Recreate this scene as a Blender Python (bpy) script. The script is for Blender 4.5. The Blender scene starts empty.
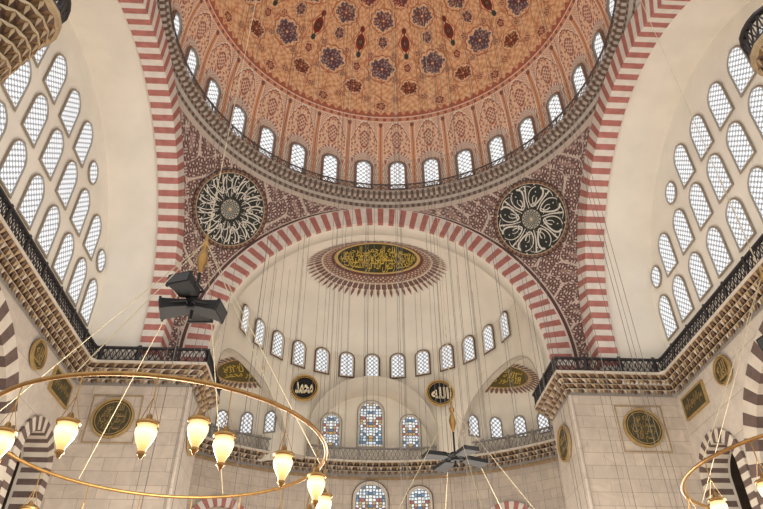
import bpy, math, numpy as np, random
from mathutils import Vector, Matrix
random.seed(4); np.random.seed(4)
pi=math.pi
sc=bpy.context.scene
sc.view_settings.view_transform='Standard'
col=sc.collection
ZC=19.16          # springing level of the great arches
FLOOR=-1.6

def lin(c):
    return tuple(((x/255)/12.92 if x/255<=.04045 else ((x/255+.055)/1.055)**2.4) for x in c)

# ------------------------------------------------------------------ materials
def newmat(name):
    m=bpy.data.materials.new(name); m.use_nodes=True
    nt=m.node_tree; b=nt.nodes['Principled BSDF']
    return m,nt,b
def paint(name,rgb,rough=.75,var=.12,scale=1.2,metal=0,emit=0):
    m,nt,b=newmat(name); N=nt.nodes; L=nt.links
    c=lin(rgb)
    tc=N.new('ShaderNodeTexCoord'); no=N.new('ShaderNodeTexNoise')
    no.inputs['Scale'].default_value=scale; no.inputs['Detail'].default_value=5
    L.new(tc.outputs['Object'],no.inputs['Vector'])
    r=N.new('ShaderNodeValToRGB')
    r.color_ramp.elements[0].position=.3; r.color_ramp.elements[1].position=.7
    r.color_ramp.elements[0].color=(*[x*(1-var) for x in c],1)
    r.color_ramp.elements[1].color=(*[min(1,x*(1+var*.6)) for x in c],1)
    L.new(no.outputs['Fac'],r.inputs[0]); L.new(r.outputs[0],b.inputs['Base Color'])
    b.inputs['Roughness'].default_value=rough; b.inputs['Metallic'].default_value=metal
    if emit:
        L.new(r.outputs[0],b.inputs['Emission Color']); b.inputs['Emission Strength'].default_value=emit
    return m
def colattr(name,rough=.75):
    m,nt,b=newmat(name); N=nt.nodes; L=nt.links
    a=N.new('ShaderNodeAttribute'); a.attribute_name='Col'
    tc=N.new('ShaderNodeTexCoord'); no=N.new('ShaderNodeTexNoise'); no.inputs['Scale'].default_value=2.5; no.inputs['Detail'].default_value=6
    L.new(tc.outputs['Object'],no.inputs['Vector'])
    mr=N.new('ShaderNodeMapRange'); mr.inputs['To Min'].default_value=.86; mr.inputs['To Max'].default_value=1.1
    L.new(no.outputs['Fac'],mr.inputs['Value'])
    mx=N.new('ShaderNodeVectorMath'); mx.operation='SCALE'
    L.new(a.outputs['Color'],mx.inputs[0]); L.new(mr.outputs[0],mx.inputs['Scale'])
    L.new(mx.outputs[0],b.inputs['Base Color']); b.inputs['Roughness'].default_value=rough
    return m
def blocks(name,c1,c2,cm,scale=1.0,rot=None,bw=1.6,bh=.7):
    m,nt,b=newmat(name); N=nt.nodes; L=nt.links
    tc=N.new('ShaderNodeTexCoord'); mp=N.new('ShaderNodeMapping')
    if rot: mp.inputs['Rotation'].default_value=rot
    br=N.new('ShaderNodeTexBrick'); br.inputs['Color1'].default_value=(*lin(c1),1); br.inputs['Color2'].default_value=(*lin(c2),1)
    br.inputs['Mortar'].default_value=(*lin(cm),1); br.inputs['Scale'].default_value=scale
    br.inputs['Brick Width'].default_value=bw; br.inputs['Row Height'].default_value=bh; br.inputs['Mortar Size'].default_value=.014
    L.new(tc.outputs['Object'],mp.inputs[0]); L.new(mp.outputs[0],br.inputs['Vector'])
    no=N.new('ShaderNodeTexNoise'); no.inputs['Scale'].default_value=1.4; no.inputs['Detail'].default_value=7; no.inputs['Distortion'].default_value=1.2
    L.new(tc.outputs['Object'],no.inputs['Vector'])
    mr=N.new('ShaderNodeMapRange'); mr.inputs['To Min'].default_value=.66; mr.inputs['To Max'].default_value=1.18
    L.new(no.outputs['Fac'],mr.inputs['Value'])
    mx=N.new('ShaderNodeVectorMath'); mx.operation='SCALE'
    L.new(br.outputs['Color'],mx.inputs[0]); L.new(mr.outputs[0],mx.inputs['Scale'])
    L.new(mx.outputs[0],b.inputs['Base Color']); b.inputs['Roughness'].default_value=.6
    return m
def lattice_glass(name,scale,em,lead=(120,118,120),glass=(250,252,255),th=.36):
    m,nt,b=newmat(name); N=nt.nodes; L=nt.links
    tc=N.new('ShaderNodeTexCoord'); mp=N.new('ShaderNodeMapping'); mp.inputs['Rotation'].default_value=(pi/2,0,0)
    L.new(tc.outputs['Object'],mp.inputs[0])
    mp2=N.new('ShaderNodeMapping'); mp2.inputs['Rotation'].default_value=(0,0,pi/4); L.new(mp.outputs[0],mp2.inputs[0])
    vo=N.new('ShaderNodeTexVoronoi'); vo.voronoi_dimensions='2D'; vo.inputs['Scale'].default_value=scale; vo.inputs['Randomness'].default_value=0
    L.new(mp2.outputs[0],vo.inputs['Vector'])
    r=N.new('ShaderNodeValToRGB'); r.color_ramp.elements[0].position=th; r.color_ramp.elements[1].position=th+.06
    r.color_ramp.elements[0].color=(*lin(glass),1); r.color_ramp.elements[1].color=(*lin(lead),1)
    L.new(vo.outputs['Distance'],r.inputs[0])
    b.inputs['Base Color'].default_value=(.06,.06,.06,1)
    L.new(r.outputs[0],b.inputs['Emission Color']); b.inputs['Emission Strength'].default_value=em
    b.inputs['Roughness'].default_value=.5
    return m
def stained(name):
    m,nt,b=newmat(name); N=nt.nodes; L=nt.links
    tc=N.new('ShaderNodeTexCoord'); sp0=N.new('ShaderNodeSeparateXYZ'); L.new(tc.outputs['Object'],sp0.inputs[0])
    ab=N.new('ShaderNodeMath'); ab.operation='ABSOLUTE'; L.new(sp0.outputs[0],ab.inputs[0])
    cb=N.new('ShaderNodeCombineXYZ'); L.new(ab.outputs[0],cb.inputs[0]); L.new(sp0.outputs[2],cb.inputs[1])
    vo=N.new('ShaderNodeTexVoronoi'); vo.voronoi_dimensions='2D'; vo.inputs['Scale'].default_value=4.2; vo.inputs['Randomness'].default_value=.4
    L.new(cb.outputs[0],vo.inputs['Vector'])
    r=N.new('ShaderNodeValToRGB'); r.color_ramp.interpolation='CONSTANT'
    cols=[(0,(236,244,250)),(.26,(110,156,182)),(.40,(246,246,240)),(.58,(196,156,96)),(.66,(226,238,246)),(.80,(80,112,140)),(.92,(170,80,72))]
    r.color_ramp.elements[0].color=(*lin(cols[0][1]),1); r.color_ramp.elements[1].position=cols[1][0]; r.color_ramp.elements[1].color=(*lin(cols[1][1]),1)
    for p,c in cols[2:]:
        e=r.color_ramp.elements.new(p); e.color=(*lin(c),1)
    sp=N.new('ShaderNodeSeparateColor'); L.new(vo.outputs['Color'],sp.inputs[0]); L.new(sp.outputs[0],r.inputs[0])
    v2=N.new('ShaderNodeTexVoronoi'); v2.voronoi_dimensions='2D'; v2.feature='DISTANCE_TO_EDGE'; v2.inputs['Scale'].default_value=4.2; v2.inputs['Randomness'].default_value=.4
    L.new(cb.outputs[0],v2.inputs['Vector'])
    g=N.new('ShaderNodeMath'); g.operation='GREATER_THAN'; g.inputs[1].default_value=.12; L.new(v2.outputs['Distance'],g.inputs[0])
    mx=N.new('ShaderNodeMix'); mx.data_type='RGBA'; mx.inputs[6].default_value=(*lin((46,44,46)),1)
    L.new(g.outputs[0],mx.inputs[0]); L.new(r.outputs[0],mx.inputs[7])
    b.inputs['Base Color'].default_value=(.05,.05,.05,1); L.new(mx.outputs[2],b.inputs['Emission Color']); b.inputs['Emission Strength'].default_value=.95
    return m

CREAM=paint('cream_plaster',(230,226,215),.85,.07,.5)
CREAM2=paint('cream_plaster_warm',(224,218,204),.85,.08,.6)
RED=paint('red_voussoir',(174,112,104),.7,.22,2.5)
WHITE=paint('white_voussoir',(218,212,204),.7,.10,2.5)
DARKV=paint('dark_voussoir',(100,84,78),.7,.2,2.5)
STONE=paint('pale_stone',(202,194,180),.7,.12,1.5)
CSTONE=paint('corbel_stone',(184,172,154),.7,.15,3)
GREY=paint('grey_frame',(136,131,124),.6,.1,2)
LGREY=paint('light_grey_frame',(158,153,145),.6,.1,2)
PINKF=paint('pinkish_stone_frame',(170,120,100),.7,.2,5)
IRON=paint('dark_grille_iron',(54,53,56),.5,.15,3,.3)
BROWN=paint('painted_brown',(100,78,64),.7,.25,4)
GOLD=paint('gilding',(196,160,88),.4,.15,6,.3)
OCHRE=paint('ochre_paint',(158,136,104),.7,.2,4)
MGOLD=paint('muted_gold_paint',(160,134,84),.6,.2,4)
BLACK=paint('black_paint',(16,16,17),.85,.1,4)
GREEN=paint('olive_green_enamel',(66,62,40),.5,.25,5)
BRASS=paint('aged_brass',(150,116,66),.4,.2,9,.75)
ROD=paint('beige_rod',(176,162,132),.5,.1,9,.2)
WIREM=paint('wire_steel',(112,106,100),.6,.1,2,.1)
MARB_Y=blocks('pier_marble_front',(202,190,174),(190,178,164),(156,144,132),1,(pi/2,0,0))
MARB_X=blocks('pier_marble_side',(200,191,178),(190,180,168),(154,142,132),1,(pi/2,0,pi/2))
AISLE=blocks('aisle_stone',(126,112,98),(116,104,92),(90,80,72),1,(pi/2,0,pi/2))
CARPET=paint('faded_red_carpet',(170,142,126),.95,.2,3)
VC=colattr('painted_ornament')
G_TYM=lattice_glass('honeycomb_glass',4.0,1.0,lead=(150,148,147),th=.39)
G_SM=lattice_glass('small_pane_glass',3.8,.97,lead=(128,124,122),th=.40)
G_DOME=lattice_glass('drum_glass',3.4,1.05,lead=(158,154,148),th=.41)
G_ST=stained('stained_glass')
m,nt,b=newmat('lamp_glass'); b.inputs['Base Color'].default_value=(.25,.17,.08,1); b.inputs['Roughness'].default_value=.3
_tc=nt.nodes.new('ShaderNodeTexCoord'); _sp=nt.nodes.new('ShaderNodeSeparateXYZ'); nt.links.new(_tc.outputs['Object'],_sp.inputs[0])
_mr=nt.nodes.new('ShaderNodeMapRange'); _mr.inputs['From Min'].default_value=-.34; _mr.inputs['From Max'].default_value=.05; nt.links.new(_sp.outputs[2],_mr.inputs['Value'])
_rp=nt.nodes.new('ShaderNodeValToRGB'); _e=_rp.color_ramp.elements
_e[0].position=0; _e[0].color=(.6,.26,.06,1); _e[1].position=1; _e[1].color=(.75,.40,.13,1)
for _p,_c in ((.25,(.95,.55,.18)),(.45,(1.0,.80,.42)),(.7,(1,.92,.66)),(.88,(.98,.66,.28))):
    _x=_rp.color_ramp.elements.new(_p); _x.color=(*_c,1)
nt.links.new(_mr.outputs[0],_rp.inputs[0]); nt.links.new(_rp.outputs[0],b.inputs['Emission Color']); b.inputs['Emission Strength'].default_value=1.3
LAMPG=m

# ------------------------------------------------------------------ helpers
def tag(o,label=None,category=None,kind=None,group=None):
    if label: o['label']=label
    if category: o['category']=category
    if kind: o['kind']=kind
    if group: o['group']=group
    return o
def mk(name,V,F,mats,fm=None,smooth=False,parent=None,**k):
    me=bpy.data.meshes.new(name); me.from_pydata([tuple(v) for v in V],[],F)
    for m in (mats if isinstance(mats,(list,tuple)) else [mats]): me.materials.append(m)
    if fm is not None: me.polygons.foreach_set('material_index',fm)
    if smooth: me.polygons.foreach_set('use_smooth',[True]*len(me.polygons))
    me.update()
    o=bpy.data.objects.new(name,me); col.objects.link(o)
    if parent: o.parent=parent
    return tag(o,**k)
def empty(name,loc,**k):
    o=bpy.data.objects.new(name,None); o.empty_display_size=.3; o.location=loc; col.objects.link(o); return tag(o,**k)
def grid(name,P,mats,C=None,smooth=True,parent=None,keep=None,**k):
    n,m_=P.shape[:2]
    idx=np.arange(n*m_).reshape(n,m_)
    F=np.stack([idx[:-1,:-1],idx[1:,:-1],idx[1:,1:],idx[:-1,1:]],-1).reshape(-1,4)
    if keep is not None:
        ok=keep.reshape(-1)[F].all(1); F=F[ok]
    o=mk(name,P.reshape(-1,3).tolist(),F.tolist(),mats,smooth=smooth,parent=parent,**k)
    if C is not None: setcol(o,C.reshape(-1,3))
    return o
def setcol(o,C):
    a=o.data.color_attributes.new('Col','FLOAT_COLOR','POINT')
    A=np.ones((len(C),4),dtype=np.float32); A[:,:3]=C; a.data.foreach_set('color',A.ravel())
def s2l(C):
    C=np.asarray(C)/255.; return np.where(C<=.04045,C/12.92,((C+.055)/1.055)**2.4)
class B:
    """mesh collector"""
    def __init__(s): s.V=[];s.F=[];s.M=[]
    def add(s,V,F,m=0):
        n=len(s.V); s.V+= [tuple(v) for v in V]; s.F+=[[i+n for i in f] for f in F]; s.M+=[m]*len(F)
    def hexa(s,c,m=0):
        s.add(c,[[0,1,2,3],[4,5,6,7],[0,1,5,4],[1,2,6,5],[2,3,7,6],[3,0,4,7]],m)
    def box(s,a,b_,m=0):
        x0,y0,z0=a;x1,y1,z1=b_
        s.hexa([(x0,y0,z0),(x1,y0,z0),(x1,y1,z0),(x0,y1,z0),(x0,y0,z1),(x1,y0,z1),(x1,y1,z1),(x0,y1,z1)],m)
    def beam(s,p,q,w,m=0,n=4):
        p=Vector(p);q=Vector(q);d=(q-p).normalized()
        a=d.cross(Vector((0,0,1)));
        if a.length<.01: a=Vector((1,0,0))
        a.normalize(); b_=d.cross(a)
        V=[]
        for P in (p,q):
            for i in range(n):
                t=2*pi*(i+.5)/n; V.append(P+(a*math.cos(t)+b_*math.sin(t))*w*(1.414/2 if n==4 else .5))
        s.add(V,[[i,(i+1)%n,n+(i+1)%n,n+i] for i in range(n)]+[list(range(n)),list(range(n,2*n))],m)
    def lathe(s,prof,n=20,m=0,c=(0,0,0)):
        V=[(c[0]+r*math.cos(2*pi*i/n),c[1]+r*math.sin(2*pi*i/n),c[2]+z) for r,z in prof for i in range(n)]
        F=[[k*n+i,k*n+(i+1)%n,(k+1)*n+(i+1)%n,(k+1)*n+i] for k in range(len(prof)-1) for i in range(n)]
        s.add(V,F,m)
    def done(s,name,mats,smooth=False,parent=None,**k):
        return mk(name,s.V,s.F,mats,s.M,smooth,parent,**k)

# Arabic shaping (presentation forms)
AR={'ا':(0xFE8D,0),'ب':(0xFE8F,1),'ت':(0xFE95,1),'ح':(0xFEA1,1),'د':(0xFEA9,0),'ر':(0xFEAD,0),'س':(0xFEB1,1),'ع':(0xFEC9,1),'ق':(0xFED5,1),
    'ل':(0xFEDD,1),'م':(0xFEE1,1),'ن':(0xFEE5,1),'ه':(0xFEE9,1),'و':(0xFEED,0),'ي':(0xFEF1,1),'ك':(0xFED9,1),'ص':(0xFEB9,1),'ف':(0xFED1,1),'ض':(0xFEBD,1)}
def shape(s):
    out=[]
    for i,c in enumerate(s):
        if c not in AR: out.append(c); continue
        base,dual=AR[c]
        prev=i>0 and s[i-1] in AR and AR[s[i-1]][1]
        nxt=i<len(s)-1 and s[i+1] in AR and dual
        if prev and nxt: k=3
        elif nxt: k=2
        elif prev: k=1
        else: k=0
        out.append(chr(base+k))
    return ''.join(reversed(out))
def textmesh(s,bold=0):
    cu=bpy.data.curves.new('t','FONT'); cu.body=s; cu.size=1; cu.resolution_u=3; cu.offset=bold
    o=bpy.data.objects.new('t',cu); col.objects.link(o)
    bpy.context.view_layer.update()
    dg=bpy.context.evaluated_depsgraph_get()
    me=bpy.data.meshes.new_from_object(o.evaluated_get(dg))
    V=np.array([v.co[:] for v in me.vertices]); F=[list(p.vertices) for p in me.polygons]
    bpy.data.objects.remove(o); bpy.data.meshes.remove(me)
    if len(V)==0: V=np.zeros((0,3))
    return V,F
BISM='بسم الله الرحمن الرحيم'
# ------------------------------------------------------------------ window meshes
wn=[0]
def arch_pts(w,h,n=10,point=.0):
    r=w/2; pts=[(-r,-h/2),(r,-h/2)]
    for i in range(n+1):
        t=pi*i/n; pts.append((r*math.cos(t),h/2-r+r*math.sin(t)*(1+point)))
    return pts
def point_pts(w,h,n=6):
    """two-centred pointed arch"""
    r=w/2; pts=[(-r,-h/2),(r,-h/2)]; top=h/2; sp=h/2-r*1.35
    for i in range(n+1):
        t=i/n*math.radians(68); x=-r*.35+r*1.35*math.cos(t); z=sp+r*1.35*math.sin(t)
        if x<0: x=0
        pts.append((x,z))
    pts.append((0,sp+r*1.33))
    for i in range(n,-1,-1):
        t=i/n*math.radians(68); x=-r*.35+r*1.35*math.cos(t); z=sp+r*1.35*math.sin(t)
        pts.append((-max(0,x),z))
    return pts
def oval_pts(w,h,n=20): return [(w/2*math.cos(2*pi*i/n),h/2*math.sin(2*pi*i/n)) for i in range(n)]
def win_mesh(name,pts,fw,depth,glass,frame,outer=None,om=None):
    n=len(pts)
    hw=max(abs(p[0]) for p in pts); hh=max(abs(p[1]) for p in pts)
    out=[(p[0]*(1+fw/hw),p[1]*(1+fw/hh)) for p in pts]
    b=B()
    b.add([(p[0],-.02,p[1]) for p in pts],[list(range(n))],0)
    V=[(p[0],-.02,p[1]) for p in pts]+[(p[0],-depth,p[1]) for p in pts]+[(p[0],-depth,p[1]) for p in out]+[(p[0],0.05,p[1]) for p in out]
    F=[]
    for k in range(3):
        for i in range(n):
            j=(i+1)%n; F.append([k*n+i,k*n+j,(k+1)*n+j,(k+1)*n+i])
    b.add(V,F,1)
    if outer:
        o2=[(p[0]*(1+(fw+outer)/hw),p[1]*(1+(fw+outer)/hh)) for p in pts]
        V=[(p[0],-depth*.6,p[1]) for p in out]+[(p[0],-depth*.6,p[1]) for p in o2]
        b.add(V,[[i,(i+1)%n,n+(i+1)%n,n+i] for i in range(n)],2)
    me=bpy.data.meshes.new(name); me.from_pydata(b.V,[],b.F)
    me.materials.append(glass); me.materials.append(frame); me.materials.append(om or PINKF)
    me.polygons.foreach_set('material_index',b.M); me.update(); return me
def place_win(me,loc,nrm,label,group):
    wn[0]+=1
    o=bpy.data.objects.new('window_%d'%wn[0],me); col.objects.link(o)
    y=-Vector((nrm[0],nrm[1],0)).normalized(); z=Vector((0,0,1)); x=y.cross(z)
    o.matrix_world=Matrix(((x.x,y.x,z.x,loc[0]),(x.y,y.y,z.y,loc[1]),(x.z,y.z,z.z,loc[2]),(0,0,0,1)))
    tag(o,label,'window','structure',group); return o
W_TYM=win_mesh('tym',point_pts(1.32,2.6),.06,.09,G_TYM,LGREY,.05,OCHRE)
W_TYMO=win_mesh('tymo',oval_pts(1.1,1.3),.06,.09,G_TYM,LGREY,.05,OCHRE)
W_DOME=win_mesh('domew',arch_pts(1.05,2.75),.10,.16,G_DOME,GREY,.10)
W_SEMI=win_mesh('semi',arch_pts(1.0,2.05),.08,.14,G_SM,STONE,.12,BROWN)
W_EX=win_mesh('ex',arch_pts(.8,1.6),.08,.10,G_SM,GREY)
W_BIG=win_mesh('big',arch_pts(1.9,3.8),.14,.15,G_ST,STONE,.08,GREY)
W_MID=win_mesh('mid',arch_pts(1.4,2.7),.14,.15,G_ST,STONE,.08,GREY)
W_LOW=win_mesh('low',arch_pts(2.3,3.4),.22,.15,G_ST,STONE,.08,BROWN)
W_LOW2=win_mesh('low2',arch_pts(1.6,3.0),.18,.15,G_ST,STONE,.08,BROWN)

# ------------------------------------------------------------------ floor
mk('floor',[(-26,-40,FLOOR),(26,-40,FLOOR),(26,34,FLOOR),(-26,34,FLOOR)],[[0,1,2,3]],CARPET,kind='structure',label='red patterned carpet floor of the prayer hall',category='floor')

# ------------------------------------------------------------------ dome
R=13.25; ZD=36.2
def mixc(C,mask,rgb,a=1.0):
    m=(np.clip(mask,0,1)*a)[...,None]; return C*(1-m)+np.array(rgb,float)*m
def dome():
    az=np.concatenate([np.linspace(-118,118,2200),np.linspace(118,242,60)[1:]])
    az=np.radians(az)
    zs=np.linspace(32.3,ZD,70); els=np.radians(np.linspace(0,89.5,500))
    prof=[(R,z,-(ZD-z)) for z in zs[:-1]]+[(R*math.cos(e),ZD+R*math.sin(e),math.degrees(e)) for e in els]
    prof=np.array(prof)
    A,Rr=np.meshgrid(az,prof[:,0]); Z=np.meshgrid(az,prof[:,1])[1]; E=np.meshgrid(az,prof[:,2])[1]
    P=np.stack([Rr*np.sin(A),Rr*np.cos(A),Z],-1)
    D=np.degrees(A)
    C=np.ones(A.shape+(3,))*np.array((238,194,150.))
    k=np.radians(D)*112; e2=np.radians(E)*140
    w=np.sin(k+1.3*np.sin(e2*.5))*np.sin(e2+1.3*np.sin(k*.5))
    C=mixc(C,(w>.45)*(E>20),(250,226,198),.75)
    C=mixc(C,(w<-.6)*(E>20),(200,148,114),.65)
    w2=np.sin(np.radians(D)*24)*np.sin(e2*.2+.8*np.sin(np.radians(D)*24))
    C=mixc(C,(np.abs(w2)<.05)*(E>20),(196,132,100),.75)
    def local(off,e0,n=16):
        st=360/n; d=((D-off+st/2)%st)-st/2
        return d*np.cos(np.radians(E)),E-e0
    def ros(C,off,e0,rx,ry,c1,c2,c3,lob=8,ph=0,n=16):
        x,y=local(off,e0,n); r=np.sqrt((x/rx)**2+(y/ry)**2); t=np.arctan2(y/ry,x/rx)+ph
        edge=1+.09*np.cos(5*t)+.08*np.cos(11*t+1)+.05*np.cos(17*t)
        C=mixc(C,np.abs(r-1.32-.06*np.cos(12*t))<.06,(176,108,84),.85)
        C=mixc(C,(r<edge*1.16),(250,226,198),.6)
        C=mixc(C,r<edge,c1)
        fl=np.sin(x*3.4+1.5*np.sin(y*2.6)+ph)*np.sin(y*3.4+1.5*np.sin(x*2.6))
        C=mixc(C,(r<edge*.95)*(fl>.3),c2); C=mixc(C,(r<.85)*(fl<-.45),c3); C=mixc(C,(r<.22),c3); C=mixc(C,r<.12,(236,206,174))
        return C
    C=ros(C,0,36.5,3.9,3.6,(92,92,110),(190,156,142),(116,56,56))
    C=ros(C,11.25,29.3,2.8,2.3,(106,70,58),(200,144,106),(140,52,46),6,.7)
    C=ros(C,0,22.8,1.8,1.4,(156,98,78),(226,180,144),(130,66,64),4)
    C=ros(C,11.25,36.5,1.2,1.5,(152,74,62),(210,160,130),(104,62,60),4)
    C=ros(C,5.625,25.3,1.1,1.0,(150,88,70),(226,180,146),(114,62,60),4,0,32)
    C=ros(C,5.625,32.6,.9,.9,(112,92,90),(214,168,136),(120,60,56),4,0,32)
    C=ros(C,5.625,41.0,.9,1.0,(150,80,66),(214,168,136),(100,90,96),4,0,32)
    x,y=local(11.25,45.0)
    C=mixc(C,np.abs((np.abs(x)/2.3)+(np.abs(y)/4.8)-1.05)<.08,(180,112,84),.85)
    C=mixc(C,((np.abs(x)/1.9)+(np.abs(y)/4.2))<1.05,(250,226,196),.6)
    C=mixc(C,((x/1.55)**2+(y/2.8)**2)<1,(142,46,42)); C=mixc(C,((x/.9)**2+(y/1.8)**2)<1,(52,66,64)); C=mixc(C,((x/.35)**2+(y/.8)**2)<1,(220,180,120))
    C=mixc(C,(np.abs(x)<.24)*(np.abs(y)<5.2),(120,62,50)); C=mixc(C,((x/.8)**2+((y-4.4)/1.05)**2)<1,(120,50,46)); C=mixc(C,((x/.8)**2+((y+4.4)/1.05)**2)<1,(60,70,68))
    C=ros(C,0,45.8,1.5,2.0,(98,94,106),(202,156,132),(130,60,56),5,.3)
    C=ros(C,0,53,3.3,3.1,(96,92,104),(210,166,140),(136,62,58),8,.4)
    C=ros(C,11.25,60,2.8,2.5,(142,58,52),(208,158,140),(88,86,100),6)
    C=mixc(C,(E>16.6)*(E<18.2),(222,160,130)); C=mixc(C,np.abs(E-16.6)<.25,(252,238,220)); C=mixc(C,np.abs(E-18.4)<.22,(252,238,220))
    C=mixc(C,(np.abs(((D%2.8125)-1.406))<.5)*(E>16.9)*(E<18.0),(140,94,88),.9)
    tri=np.abs(((D%2.8125)-1.406))*1.1
    C=mixc(C,(E>18.6)*(E<20.8-tri),(178,102,84),.9)
    d=((D)%11.25)-5.625
    xm=np.abs(d); top=15.4-(xm/4.6)**2*8+.5*np.abs(np.sin(xm*3.2))
    zone=(E<16.4)*(E>-4)
    C=mixc(C,zone,(248,222,198))
    C=mixc(C,zone*(E>top)*(np.sin(D*7)*np.sin(E*6)>.35),(186,124,104),.85)
    inside=(E<top)*(xm<4.6)*(E>0)
    C=mixc(C,inside,(246,214,184))
    tr=np.sin(xm*3.6+np.sin(E*1.7)*1.4)*np.cos(E*2.1+np.cos(xm*2.2))
    C=mixc(C,inside*(tr>.3),(190,130,110),.9); C=mixc(C,inside*(tr<-.5),(252,238,220),.8)
    ctr=((xm/1.6)**2+((E-9)/3.6)**2)
    C=mixc(C,inside*(ctr<1),(168,108,98)); C=mixc(C,inside*(ctr<.75)*(np.sin(E*4)*np.cos(xm*5)>-.1),(244,218,196))
    C=mixc(C,(np.abs(E-top)<.3)*(xm<4.7)*(E>0),(162,90,72)); C=mixc(C,(np.abs(E-top-.7)<.34)*(xm<4.7)*(E>0),(254,244,230))
    C=mixc(C,(xm>4.75)*(E<15)*(E>-4),(232,178,138)); C=mixc(C,(np.abs(xm-4.75)<.16)*(E<15),(254,246,234)); C=mixc(C,(np.abs(xm-5.625)<.12)*(E<15),(176,106,80))
    C=mixc(C,((np.abs(np.abs(d)-5.625)/.7)**2+((E-15.2)/.9)**2)<1,(144,90,78))
    t2=3.6-(xm/3.6)**2*3.2
    low=(E<t2)
    C=mixc(C,low*(xm<4.7),(232,225,214))
    ringm=(np.abs(E-t2)<.65)*(xm<4.2)*(E>-4)
    C=mixc(C,ringm,(246,240,228)); C=mixc(C,ringm*(np.sin(np.arctan2(E+1,d)*22)>0),(186,116,100))
    C=mixc(C,(E<0)*(xm>3.2)*(np.sin(D*9)*np.sin(E*9)>.1),(176,150,132),.75)
    C=mixc(C,(E<t2-.6)*(xm<3.0)*(E>-1.2)*(np.sin(D*6)*np.sin(E*5)>.2),(206,168,146),.8)
    C=mixc(C,E<-3.1,(212,205,195))
    grid('ceiling',P,VC,s2l(C),kind='structure',label='great central dome painted in salmon orange arabesques',category='dome')
dome()
for k in range(-12,12):
    a=math.radians((k+.5)*11.25)
    place_win(W_DOME,((R-.04)*math.sin(a),(R-.04)*math.cos(a),34.42),(-math.sin(a),-math.cos(a)),'arched drum window at the foot of the dome','drum windows')
CORN=paint('grey_carved_cornice',(170,163,154),.7,.12,3)
def ring_cornice():
    b=B(); n=400
    prof=[(13.5,31.1),(13.2,31.22),(13.15,31.5),(12.95,31.6),(12.9,31.85),(12.65,31.95),(12.6,32.2),(12.5,32.22),(12.5,32.35),(13.3,32.36)]
    A=[0,1,0,2,1,1,1,0,0]; Bm=[0,2,0,1,0,2,0,0,0]
    for k in range(len(prof)-1):
        for i in range(n):
            a0=2*pi*i/n;a1=2*pi*(i+1)/n
            c=[]
            for (r,z),a in ((prof[k],a0),(prof[k],a1),(prof[k+1],a1),(prof[k+1],a0)): c.append((r*math.sin(a),r*math.cos(a),z))
            b.add(c,[[0,1,2,3]],(A if i%2 else Bm)[k])
    b.done('trim_1',[CORN,BROWN,GREY],kind='structure',label='ring cornice under the dome with carved scallop bands',category='cornice')
ring_cornice()

# ------------------------------------------------------------------ railings / galleries
class Path:
    def __init__(s,pts,sign):
        s.p=[Vector((x,y,0)) for x,y in pts]; n=len(s.p); s.m=[]
        nr=[]
        for i in range(n-1):
            d=(s.p[i+1]-s.p[i]).normalized(); nr.append(Vector((-d.y,d.x,0))*sign)
        for i in range(n):
            a=nr[max(0,i-1)]; b_=nr[min(n-2,i)]
            v=(a+b_).normalized(); s.m.append(v/max(.3,v.dot(a)))
        s.L=[0]
        for i in range(n-1): s.L.append(s.L[-1]+(s.p[i+1]-s.p[i]).length)
    def at(s,t,off,z):
        t=min(max(t,0),s.L[-1]); i=0
        while i<len(s.L)-2 and s.L[i+1]<t: i+=1
        f=(t-s.L[i])/max(1e-6,s.L[i+1]-s.L[i])
        q=(s.p[i]+s.m[i]*off).lerp(s.p[i+1]+s.m[i+1]*off,f)
        return (q.x,q.y,z)
def railing(name,path,z0,h,parent,step=.34,mat=None,post=2.0,bw=.045,rw=1.0):
    b=B(); L=path.L[-1]; n=max(2,round(L/step))
    for i in range(n):
        t0=L*i/n;t1=L*(i+1)/n
        b.beam(path.at(t0,0,z0+.08),path.at(t1,0,z0+h-.08),bw,0)
        b.beam(path.at(t1,0,z0+.08),path.at(t0,0,z0+h-.08),bw,0)
        b.beam(path.at(t0,0,z0+.08),path.at(t0,0,z0+h-.08),bw*.7,0)
        for zz,hh,ww in ((z0,.08*rw,.08*rw),(z0+h-.1*rw,.10*rw,.10*rw)):
            c=[path.at(t0,-ww,zz),path.at(t1,-ww,zz),path.at(t1,ww,zz),path.at(t0,ww,zz)]
            b.hexa(c+[(x,y,z+hh) for x,y,z in c],1)
    m=max(1,round(L/post))
    for i in range(m+1):
        t=L*i/m; c=[path.at(t-.08*rw,-.08*rw,z0),path.at(t+.08*rw,-.08*rw,z0),path.at(t+.08*rw,.08*rw,z0),path.at(t-.08*rw,.08*rw,z0)]
        b.hexa(c+[(x,y,z+h+.1) for x,y,z in c],1)
    return b.done(name,[mat or IRON,IRON if mat is None else mat],parent=parent)
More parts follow.
